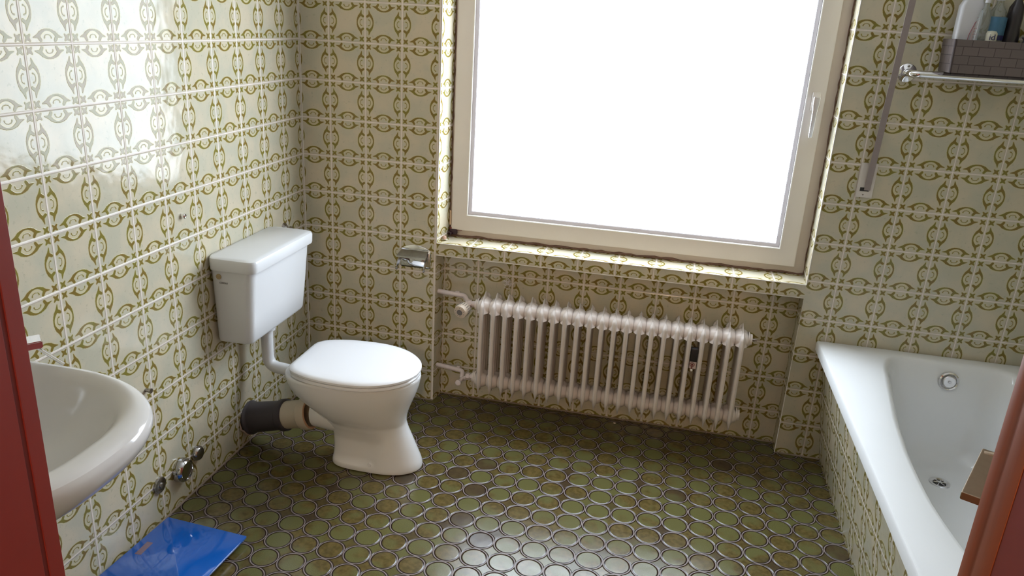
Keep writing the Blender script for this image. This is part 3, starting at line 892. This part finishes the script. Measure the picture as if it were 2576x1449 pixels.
single('pipe_stub', bm, M['dull_chrome'], 'tiny chrome stub on the left wall peeping out behind the washbasin rim', 'pipe stub', (0, -1.100, .488))

# ------------------------------------------------------------------ washbasin
by = -1.905
bas = thing('washbasin', 'ivory-grey oval washbasin on the left wall, half hidden by the door frame', 'washbasin', (.0, by, .80))
bm = bmesh.new()
def bo(k_, z, dx=0.0, n=96):
    """outline of the basin scaled towards its wall side; flat along the wall"""
    o = []
    for i in range(n):
        t_ = 2 * PI * i / n; c, s_ = math.cos(t_), math.sin(t_)
        hw = .286 * k_[1]; fr = k_[0] * .965
        if c >= 0: x = .24 + (fr - .24) * sgn(c, .92); y = hw * sgn(s_, .80)
        else: x = .24 + (.24 - k_[2]) * sgn(c, .42); y = hw * sgn(s_, .80 if abs(s_) > .5 else .80)
        o.append(Vector((x, by + y, z)))
    return o
R_ = [bo((.22, .25, .08), 0.612), bo((.30, .45, .05), 0.627), bo((.43, .70, .02), 0.677), bo((.515, .88, .006), 0.727), bo((.560, .965, .004), 0.767),
      bo((.580, 1.0, .002), 0.797), bo((.584, 1.005, .002), 0.817), bo((.578, .99, .003), 0.832), bo((.562, .965, .004), 0.840), bo((.540, .93, .010), 0.842),
      bo((.520, .89, .10), 0.836), bo((.505, .86, .115), 0.824), bo((.490, .83, .13), 0.802), bo((.455, .75, .145), 0.757), bo((.40, .62, .16), 0.717), bo((.33, .36, .19), 0.700), bo((.28, .12, .225), 0.696)]
loft(bm, R_)
b_ = part('basin', bm, M['basin'], bas)
md = b_.modifiers.new('sub', 'SUBSURF'); md.levels = 1; md.render_levels = 1
bm = bmesh.new(); lathe(bm, [(.024, 0), (.024, .003), (.017, .004), (.012, .002), (0, .002)], (.262, by, .684), n=24)
part('drain', bm, M['chrome'], bas, 'chrome drain ring')
fa = thing('mixer_tap', 'chrome single-lever mixer tap on the washbasin, just beside the red door frame', 'tap', (.065, -1.83, .842))
bm = bmesh.new(); lathe(bm, [(.026, 0), (.026, .006), (.022, .010), (.022, .048), (.020, .054)], (.065, -1.83, .842), n=24)
part('body', bm, M['chrome'], fa)
bm = bmesh.new(); tube(bm, [(.070, -1.83, .862), (.12, -1.83, .874), (.175, -1.83, .868), (.185, -1.83, .848)], [.017, .014, .012, .011], 16)
part('spout', bm, M['chrome'], fa)
bm = bmesh.new()
lv = [Vector((.062, -1.85, .900)), Vector((.120, -1.72, .897)), Vector((.172, -1.630, .893))]
loft(bm, [[p + Vector((a, -a * .9, b)) for a, b in ((-.019, -.007), (.019, -.007), (.017, .009), (-.017, .009))] for p in lv])
bmesh.ops.bevel(bm, geom=list(bm.edges), offset=.002, segments=2, affect='EDGES')
part('lever', bm, M['chrome'], fa)
bm = bmesh.new(); tube(bm, [(.168, -1.645, .886), (.226, -1.634, .846)], .0042, 10)
part('pop_up_rod', bm, M['chrome'], fa)

# ------------------------------------------------------------------ bathtub
tub = thing('bathtub', 'white enamelled bathtub built in along the right wall with a tiled side', 'bathtub', (2.6, -.90, 0))
X0, X1, Y1, Y0 = 2.142, XR - .003, -.003, -1.80; ZT = .518
tcx = 2.60; NB_ = 120
def outer(dx, z):
    """rectangle with small round corners, sampled by angle so rings match"""
    cx, cy = (X0 + X1) / 2, (Y0 + Y1) / 2; hx, hy = (X1 - X0) / 2 - dx, (Y1 - Y0) / 2 - dx
    o = []
    for i in range(NB_):
        t_ = 2 * PI * i / NB_; c, s_ = math.cos(t_), math.sin(t_)
        m_ = 1 / max(abs(c), abs(s_)); x, y = c * m_, s_ * m_
        o.append(Vector((cx + x * hx, cy + y * hy, z)))
    return o
def wfun(d):   # inner half width against distance from the back end
    pts = [(0, .232), (.20, .252), (.51, .302), (.76, .328), (1.0, .343), (1.3, .347), (1.75, .335)]
    for (a, b), (c, d_) in zip(pts, pts[1:]):
        if d <= c: return b + (d_ - b) * (d - a) / (c - a)
    return pts[-1][1]
def inner(yb, yf, shrink, z, eb, ef):
    ym = yb - .55; o = []
    for i in range(NB_):
        t_ = 2 * PI * i / NB_; c, s_ = math.cos(t_), math.sin(t_)
        if s_ >= 0: y = ym + (yb - ym) * sgn(s_, eb); xx = sgn(c, eb)
        else: y = ym + (ym - yf) * sgn(s_, ef); xx = sgn(c, ef)
        w_ = wfun(max(0, -.07 - y)) - shrink
        o.append(Vector((tcx + w_ * xx, y, z)))
    return o
bm = bmesh.new()
rg = [outer(.012, ZT - .045), outer(.0, ZT - .040), outer(0, ZT - .008), outer(.003, ZT - .002), outer(.010, ZT)]
rg += [inner(-.048, -1.712, -.022, ZT - .001, .30, .72), inner(-.056, -1.70, -.010, ZT - .005, .30, .72), inner(-.062, -1.69, .0, ZT - .016, .30, .72), inner(-.068, -1.68, .008, ZT - .035, .30, .72),
       inner(-.082, -1.64, .025, .42, .32, .75), inner(-.105, -1.55, .045, .30, .36, .78), inner(-.125, -1.47, .060, .21, .40, .8),
       inner(-.150, -1.42, .080, .165, .45, .85), inner(-.185, -1.36, .110, .142, .5, .9), inner(-.24, -1.28, .155, .135, .6, .9)]
loft(bm, rg, cap0=False)
part('basin', bm, M['enamel'], tub)
def panel_x(z): return 2.241 - (z / .45) * .064
bm = bmesh.new(); uvl = bm.loops.layers.uv.new('UVMap')
zp = ZT - .042
quad(bm, uvl, [(panel_x(0), -.001, 0), (panel_x(0), Y0, 0), (panel_x(zp), Y0, zp), (panel_x(zp), -.001, zp)],
     [(-.2, .057), (-.2 - Y0 / T, .057), (-.2 - Y0 / T, .057 + zp / T), (-.2, .057 + zp / T)])
quad(bm, uvl, [(panel_x(0), Y0, 0), (X1, Y0, 0), (X1, Y0, zp), (panel_x(zp), Y0, zp)], [(0, .057), (5, .057), (5, .057 + zp / T), (0, .057 + zp / T)])
part('tiled_panel', bm, M['tile'], tub, 'inward-sloping side panel of scroll-patterned tiles', smooth=False)
oc = Vector((2.612, -.079, .448)); oa = Vector((0, -1, .13)).normalized()
bm = bmesh.new(); lathe(bm, [(.036, 0), (.036, .004), (.031, .007), (.027, .004), (.0265, -.001)], oc, oa, 40)
ov = part('overflow', bm, M['chrome'], tub, 'chrome overflow ring')
bm = bmesh.new(); lathe(bm, [(.023, .001), (.023, .008), (.020, .011), (.006, .011), (.005, .013), (0, .013)], oc, oa, 36)
part('rosette', bm, simple('satin_chrome_disc', (.68, .66, .66), .25, metal=.7), ov)
bm = bmesh.new(); lathe(bm, [(.006, .0115), (.006, .0135), (.0025, .0135), (.0025, .012)], oc, oa, 16)
part('screw', bm, M['dull_chrome'], ov)
dc = (2.590, -.285, .1355)
bm = bmesh.new(); lathe(bm, [(.036, 0), (.035, .003), (.027, .003), (.022, -.0005), (.0, -.0005)], dc, n=36)
dr = part('drain', bm, M['chrome'], tub, 'chrome drain ring')
bm = bmesh.new(); lathe(bm, [(.020, 0), (.020, .001), (0, .001)], dc, n=24)
part('waste_hole', bm, M['black'], dr)
bm = bmesh.new()
for a in (0, PI / 3, 2 * PI / 3):
    d = Vector((math.cos(a), math.sin(a), 0)) * .021; c_ = Vector(dc) + Vector((0, 0, .002)); tube(bm, [c_ - d, c_ + d], .0018, 6)
lathe(bm, [(.007, .001), (.007, .004), (0, .005)], dc, n=14)
part('strainer', bm, M['chrome'], dr)

# ------------------------------------------------------------------ grab rail, basket and toiletries
rail = thing('grab_rail', 'chrome grab rail on the back wall above the bathtub, under the taupe basket', 'rail', (2.257, 0, 1.533))
ry_ = -.066
bm = bmesh.new(); tube(bm, bend([(2.257, -.004, 1.533), (2.257, ry_, 1.533), (2.90, ry_, 1.533), (2.90, -.004, 1.533)], .035, 10), .0125, 24)
part('bar', bm, M['chrome'], rail)
for xx in (2.257, 2.90):
    bm = bmesh.new(); lathe(bm, [(.031, 0), (.031, .004), (.028, .007), (.016, .009), (.013, .012)], (xx, 0, 1.533), (0, -1, 0), 36)
    fl_ = part('flange', bm, M['chrome'], rail)
    for a in (PI / 2, PI * 7 / 6, PI * 11 / 6):
        bm = bmesh.new(); lathe(bm, [(.0042, 0), (.0042, .0085), (.003, .0095), (0, .0095)], (xx + .022 * math.cos(a), 0, 1.533 + .022 * math.sin(a)), (0, -1, 0), 12)
        part('screw', bm, M['dull_chrome'], fl_)
# basket
BX0, BX1, BY0, BY1, BZ0, BZ1 = 2.352, 2.660, -.128, -.006, 1.5458, 1.6505
bm = bmesh.new(); uvl = bm.loops.layers.uv.new('UVMap')
k1 = 36.0
def bwall(p0, p1, n_, fl=.006):
    """outer + inner + top of one basket wall, flared outward at the top"""
    p0, p1 = Vector(p0), Vector(p1); n_ = Vector(n_); L = (p1 - p0).length
    def P_(u, z, off): return (p0.lerp(p1, u) + n_ * (fl * (z - BZ0) / (BZ1 - BZ0) + off)).to_tuple()[:2] + (z,)
    q = [P_(0, BZ0, 0), P_(1, BZ0, 0), P_(1, BZ1, 0), P_(0, BZ1, 0)]
    uv = [(0, 0), (L * k1 * .5, 0), (L * k1 * .5, (BZ1 - BZ0) * k1 * .5), (0, (BZ1 - BZ0) * k1 * .5)]
    quad(bm, uvl, q, uv)
    q2 = [P_(0.01, BZ0, -.004), P_(.99, BZ0, -.004), P_(.99, BZ1, -.004), P_(.01, BZ1, -.004)]
    quad(bm, uvl, q2, uv); quad(bm, uvl, [q[3], q[2], q2[2], q2[3]], [(0, 0), (.01, 0), (.01, .01), (0, .01)])
c4_ = [(BX0, BY0, 0), (BX1, BY0, 0), (BX1, BY1, 0), (BX0, BY1, 0)]
bwall(c4_[0], c4_[1], (0, -1, 0)); bwall(c4_[1], c4_[2], (1, 0, 0)); bwall(c4_[2], c4_[3], (0, 0, 0)); bwall(c4_[3], c4_[0], (-1, 0, 0))
quad(bm, uvl, [(BX0, BY0, BZ0), (BX1, BY0, BZ0), (BX1, BY1, BZ0), (BX0, BY1, BZ0)], [(0, 0), (6, 0), (6, 3), (0, 3)])
quad(bm, uvl, [(BX0, BY0, BZ0 + .003), (BX1, BY0, BZ0 + .003), (BX1, BY1, BZ0 + .003), (BX0, BY1, BZ0 + .003)], [(0, 0), (6, 0), (6, 3), (0, 3)])
for cx_, cy_, sx_, sy_ in ((BX0, BY0, -1, -1), (BX1, BY0, 1, -1)):
    tube(bm, [(cx_ + .001, cy_ + .001, BZ0), (cx_ + .001 + sx_ * .005, cy_ + .001 + sy_ * .005, BZ1)], .004, 10)
single('storage_basket', bm, M['basket'], 'taupe woven basket of toiletries resting on the chrome rail above the bathtub', 'basket', ((BX0 + BX1) / 2, (BY0 + BY1) / 2, BZ0), smooth=False)
bm = bmesh.new(); tube(bm, [(BX0 - .004, BY0 - .006, BZ1), (BX1, BY0 - .006, BZ1)], .003, 8)
bz = BZ0 + .0035
# white bottle
wbt = thing('shampoo_bottle', 'white bottle with a pale pink label, leftmost in the basket', 'bottle', (2.395, -.060, bz))
bm = bmesh.new(); wb = [(.0, .0), (.004, .003), (.006, .12), (.006, .205), (-.004, .228), (-.014, .236), (-.019, .239)]
loft(bm, [[Vector((v.x, v.y, bz + h)) for v in rrect(2.395, -.060, .030 + a, .020 + a * .4, .010, 0, 6)] for a, h in wb])
part('body', bm, M['white_bottle'], wbt)
bm = bmesh.new(); lathe(bm, [(.014, .238), (.014, .262), (.012, .265), (0, .265)], (2.395, -.060, bz), n=20)
part('cap', bm, M['pink'], wbt, 'dull pink cap')
bm = bmesh.new()
q_ = [bm.verts.new((x, -.0835, z)) for x, z in ((2.400, bz + .085), (2.424, bz + .085), (2.424, bz + .165), (2.414, bz + .158), (2.405, bz + .135))]
r_ = bmesh.ops.extrude_face_region(bm, geom=[bm.faces.new(q_)])
for v in r_['geom']:
    if isinstance(v, bmesh.types.BMVert): v.co.y -= .0008
lb = part('label', bm, M['label_pink'], wbt, 'pale pink label with fine print')
bm = bmesh.new(); tube(bm, [(2.393, -.0835, bz + .075), (2.398, -.0835, bz + .120), (2.408, -.0835, bz + .155), (2.420, -.0835, bz + .170)], .0010, 6)
for i in range(5): box(bm, 2.408, 2.422 - (i % 2) * .003, -.0847, -.0842, bz + .136 - i * .009, bz + .1375 - i * .009)
part('print', bm, M['pink'], lb)
# clear bottles
def bottle(name, label, x, y, s_, hgt, mat, capm):
    t_ = thing(name, label, 'bottle', (x, y, bz))
    bm = bmesh.new(); lathe(bm, [(0, 0), (s_ * .9, 0), (s_, .004), (s_, hgt * .52), (s_ * .86, hgt * .60), (s_ * .90, hgt * .72), (s_ * .8, hgt * .85), (s_ * .35, hgt * .95), (s_ * .33, hgt), (0, hgt)], (x, y, bz), n=36)
    part('body', bm, mat, t_)
    bm = bmesh.new(); lathe(bm, [(s_ * .38, hgt + .0005), (s_ * .38, hgt + .02), (0, hgt + .021)], (x, y, bz), n=20)
    part('cap', bm, capm, t_)
    return t_
bottle('lotion_bottle', 'clear empty waisted bottle in the basket in front of the white bottle', 2.428, -.093, .022, .215, M['clear'], M['white_bottle'])
t_ = bottle('gel_bottle', 'clear bottle with a blue wrap label, in the middle of the basket', 2.472, -.070, .030, .225, M['clear'], M['white_bottle'])
bm = bmesh.new(); lathe(bm, [(.0306, .120), (.0306, .175)], (2.472, -.070, bz), n=36)
lb = part('label', bm, M['blue_label'], t_, 'blue wrap label')
bm = bmesh.new(); lathe(bm, [(.0307, .105), (.0307, .1195)], (2.472, -.070, bz), n=36)
part('lower_band', bm, M['navy'], t_, 'dark lower band of the label')
tb_ = thing('cream_tube', 'small cream-white tube with dark blue letters at the front of the basket', 'tube', (2.452, -.106, bz))
bm = bmesh.new(); lathe(bm, [(0, 0), (.017, 0), (.018, .003), (.018, .124), (.013, .131), (0, .133)], (2.456, -.1045, bz), n=28)
part('body', bm, M['tube_white'], tb_)
text_part('letters', 'id', .026, M['navy'], tb_, (2.455, -.1228, bz + .112), (1, 0, 0), (0, 0, 1), .0006, 'dark blue letters')
bottle('dark_bottle', 'black bottle at the right of the basket', 2.530, -.052, .027, .245, M['dark_bottle'], M['dark_bottle'])
bm = bmesh.new(); bmesh.ops.create_icosphere(bm, subdivisions=4, radius=.042)
for v in bm.verts:
    d = v.co.normalized(); f_ = 1 + .14 * math.sin(9 * d.x + 3) * math.sin(8 * d.y) + .10 * math.sin(15 * d.z + 5 * d.x)
    v.co = Vector((d.x * .046, d.y * .036, d.z * .040)) * f_ + Vector((2.610, -.078, bz + .098))
single('bath_sponge', bm, M['soft_grey'], 'dark grey crumpled sponge at the right of the basket', 'sponge', (2.610, -.078, bz + .06))
bm = bmesh.new(); box(bm, 2.568, 2.642, -.110, -.036, bz + .0, bz + .056, .006)
single('soap_box', bm, M['dark_bottle'], 'black box under the sponge inside the basket', 'box', (2.599, -.073, bz))

# ------------------------------------------------------------------ roller shutter strap
stp = thing('shutter_strap', 'mauve-grey roller shutter strap running into a white winder plate right of the window', 'shutter strap', (2.2, 0, 1.153))
A_ = Vector((2.2075, -.006, 1.118)); B_ = Vector((2.2030, -.135, 2.12))
bm = bmesh.new(); rings = []
for i in range(21):
    p = A_.lerp(B_, i / 20); hw = .0105
    rings.append([p + Vector((-hw, 0, 0)), p + Vector((hw, 0, 0)), p + Vector((hw, -.0016, 0)), p + Vector((-hw, -.0016, 0))])
loft(bm, rings)
part('strap', bm, M['strap'], stp)
bm = bmesh.new()
for ps in (ring_frame(2.172, 2.229, 1.090, 1.216, .0115, .0145, .0235, .003, -.006, 0, .0015),): bm.free(); bm = ps
box(bm, 2.180, 2.218, -.0035, -.0005, 1.127, 1.214)
pl = part('winder_plate', bm, M['frame'], stp, 'white winder plate')
bm = bmesh.new(); box(bm, 2.182, 2.2155, -.0025, -.0003, 1.1125, 1.130)
part('slot', bm, M['black'], pl, 'dark slot')
bm = bmesh.new(); lathe(bm, [(.003, 0), (.003, .0075), (.0015, .008), (0, .008)], (2.197, 0, 1.101), (0, -1, 0), 12)
part('screw', bm, M['dull_chrome'], pl)
bm = bmesh.new(); box(bm, 2.183, 2.223, -.146, 0, 2.115, 2.14, .003)
part('strap_guide', bm, M['frame'], stp)

# ------------------------------------------------------------------ bathroom scale
sc = thing('bathroom_scale', 'square blue glass bathroom scale on the floor by the left wall', 'scale', (.163, -1.255, 0))
bm = bmesh.new(); loft(bm, [rrect(.163, -1.257, .145, .153, .004, .0185, 4), rrect(.163, -1.257, .147, .155, .004, .0195, 4), rrect(.163, -1.257, .147, .155, .004, .0245, 4), rrect(.163, -1.257, .1455, .1535, .004, .0255, 4)])
bmesh.ops.rotate(bm, cent=(.163, -1.257, 0), matrix=Matrix.Rotation(math.radians(-3.5), 3, 'Z'), verts=bm.verts)
part('glass_plate', bm, M['blue'], sc, 'glossy blue glass plate')
bm = bmesh.new(); box(bm, .042, .063, -1.281, -1.221, .0254, .0258)
part('display', bm, M['display'], sc, 'small greyish display')
for dx in (-1, 1):
    for dy in (-1, 1):
        bm = bmesh.new(); lathe(bm, [(.016, 0), (.018, .003), (.018, .0187), (0, .0187)], (.163 + dx * .115, -1.257 + dy * .118, 0), n=24)
        part('foot', bm, M['grey_rubber'], sc)

# ------------------------------------------------------------------ crumbs on the floor
for i, (x, y, s_, lab) in enumerate(((1.373, -.393, .005, 'white crumb on the open floor below the middle of the radiator'),
                               (1.4, .038, .006, 'pale speck of dirt on the floor at the back of the radiator niche'))):
    bm = bmesh.new(); bmesh.ops.create_icosphere(bm, subdivisions=1, radius=s_)
    for v in bm.verts: v.co = Vector((v.co.x * random.uniform(.7, 1.3) + x, v.co.y * random.uniform(.6, 1.2) + y, max(0, v.co.z * .5 + s_ * .4)))
    single('crumb', bm, M['white_crumb'], lab, 'crumb', (x, y, 0))

# ------------------------------------------------------------------ door frame and open door leaf
door = bpy.data.objects.new('door_1', None); C.objects.link(door); door['kind'] = 'structure'
door['label'] = 'red painted door frame in the foreground with the door leaf open to the right'
_base[door.name] = Vector((0, 0, 0))
def jamb_box(x0, x1, y0, y1, z0=0.0, z1=ZD): b = bmesh.new(); box(b, x0, x1, y0, y1, z0, z1, .0008); return b
part('jamb', jamb_box(XDL - .034, XDL, YH - .012, YF - .0205), M['red_paint'], door)
j_ = part('jamb', jamb_box(XDL - .034, XDL, YF - .0145, YF + .004), M['red_paint'], door)
part('seal_groove', jamb_box(XDL - .034, XDL - .0012, YF - .021, YF - .014), M['groove'], j_, 'dark seal in the groove')
part('jamb', jamb_box(XDR + .002, XDR + .036, YH - .012, YF - .046), M['red_paint'], door)
bm = bmesh.new()
prof = [(XDR + .036, YF - .046), (XDR + .0015, YF - .046), (XDR, YF - .040), (XDR - .0004, YF - .028), (XDR + .001, YF - .024), (XDR + .001, YF - .021), (XDR - .0004, YF - .017), (XDR, YF - .006), (XDR + .003, YF), (XDR + .036, YF + .002)]
loft(bm, [[Vector((a, b, z)) for a, b in prof] for z in (0, ZD)])
part('rebate_strip', bm, M['wood'], door, 'orange-brown wooden rebate strip')
part('lintel', jamb_box(XDL - .034, XDR + .036, YH - .012, YF + .004, ZD, ZD + .034), M['red_paint'], door)
# leaf swung into the room, almost edge-on to the camera
hd = Vector((.462, .887, 0)).normalized(); hn = Vector((hd.y, -hd.x, 0)); hp = Vector((1.778, YF + .005, .008))
bm = bmesh.new(); box(bm, 0, .745, 0, .038, 0, 1.99, .002)
for v in bm.verts: v.co = hp + hd * v.co.x + hn * v.co.y + Vector((0, 0, v.co.z))
lf = part('leaf', bm, M['red_paint'], door)
bm = bmesh.new()
sp = hp + hd * .630 - hn * 0 + Vector((0, 0, 1.045))
box(bm, -.085, .085, -.006, 0, -.11, .05, .002)
for v in bm.verts: v.co = sp + hd * v.co.x * .25 + hn * v.co.y + Vector((0, 0, v.co.z))
hb = part('door_handle', bm, M['bronze'], lf, 'bronze lever handle')
bm = bmesh.new()
a0 = sp; 
tube(bm, [a0 - hn * .004, a0 + Vector((0, 0, -.012)) - hn * .060], .008, 14)
bm.free(); bm = bmesh.new(); tube(bm, [a0 - hn * .004, a0 + Vector((0, 0, -.012)) - hn * .060], .008, 14)
part('spindle', bm, M['bronze'], hb)
bm = bmesh.new(); box(bm, -.150, .012, -.080, -.052, -.018, -.006, .002)
for v in bm.verts: v.co = a0 + hd * v.co.x + hn * (v.co.y + .014) + Vector((0, 0, v.co.z))
part('lever', bm, M['bronze'], hb)

# ------------------------------------------------------------------ hall lamp (small bright bulb behind the camera)
lamp = thing('hall_lamp', 'small globe lamp on the hall wall behind the camera, seen only as glints', 'lamp', (1.62, -4.585, 2.08))
bm = bmesh.new(); lathe(bm, [(.05, 0), (.05, .012), (.012, .02), (.012, .05)], (1.62, -4.598, 2.08), (0, 1, 0), 24)
part('wall_mount', bm, M['white_bottle'], lamp)
bm = bmesh.new(); bmesh.ops.create_uvsphere(bm, u_segments=24, v_segments=16, radius=.055)
for v in bm.verts: v.co += Vector((1.62, -4.50, 2.08))
k = NB('lit_lamp_globe'); k.P(color=(.9, .85, .75), emit=(1, .76, .50, 1), estr=60.0)
part('globe', bm, k.m, lamp)
ld = bpy.data.lights.new('hall_bulb', 'POINT'); ld.energy = HALL_LAMP; ld.color = (1, .74, .50); ld.shadow_soft_size = .06
lo = bpy.data.objects.new('hall_bulb', ld); C.objects.link(lo); lo.location = (1.62, -4.42, 2.08)
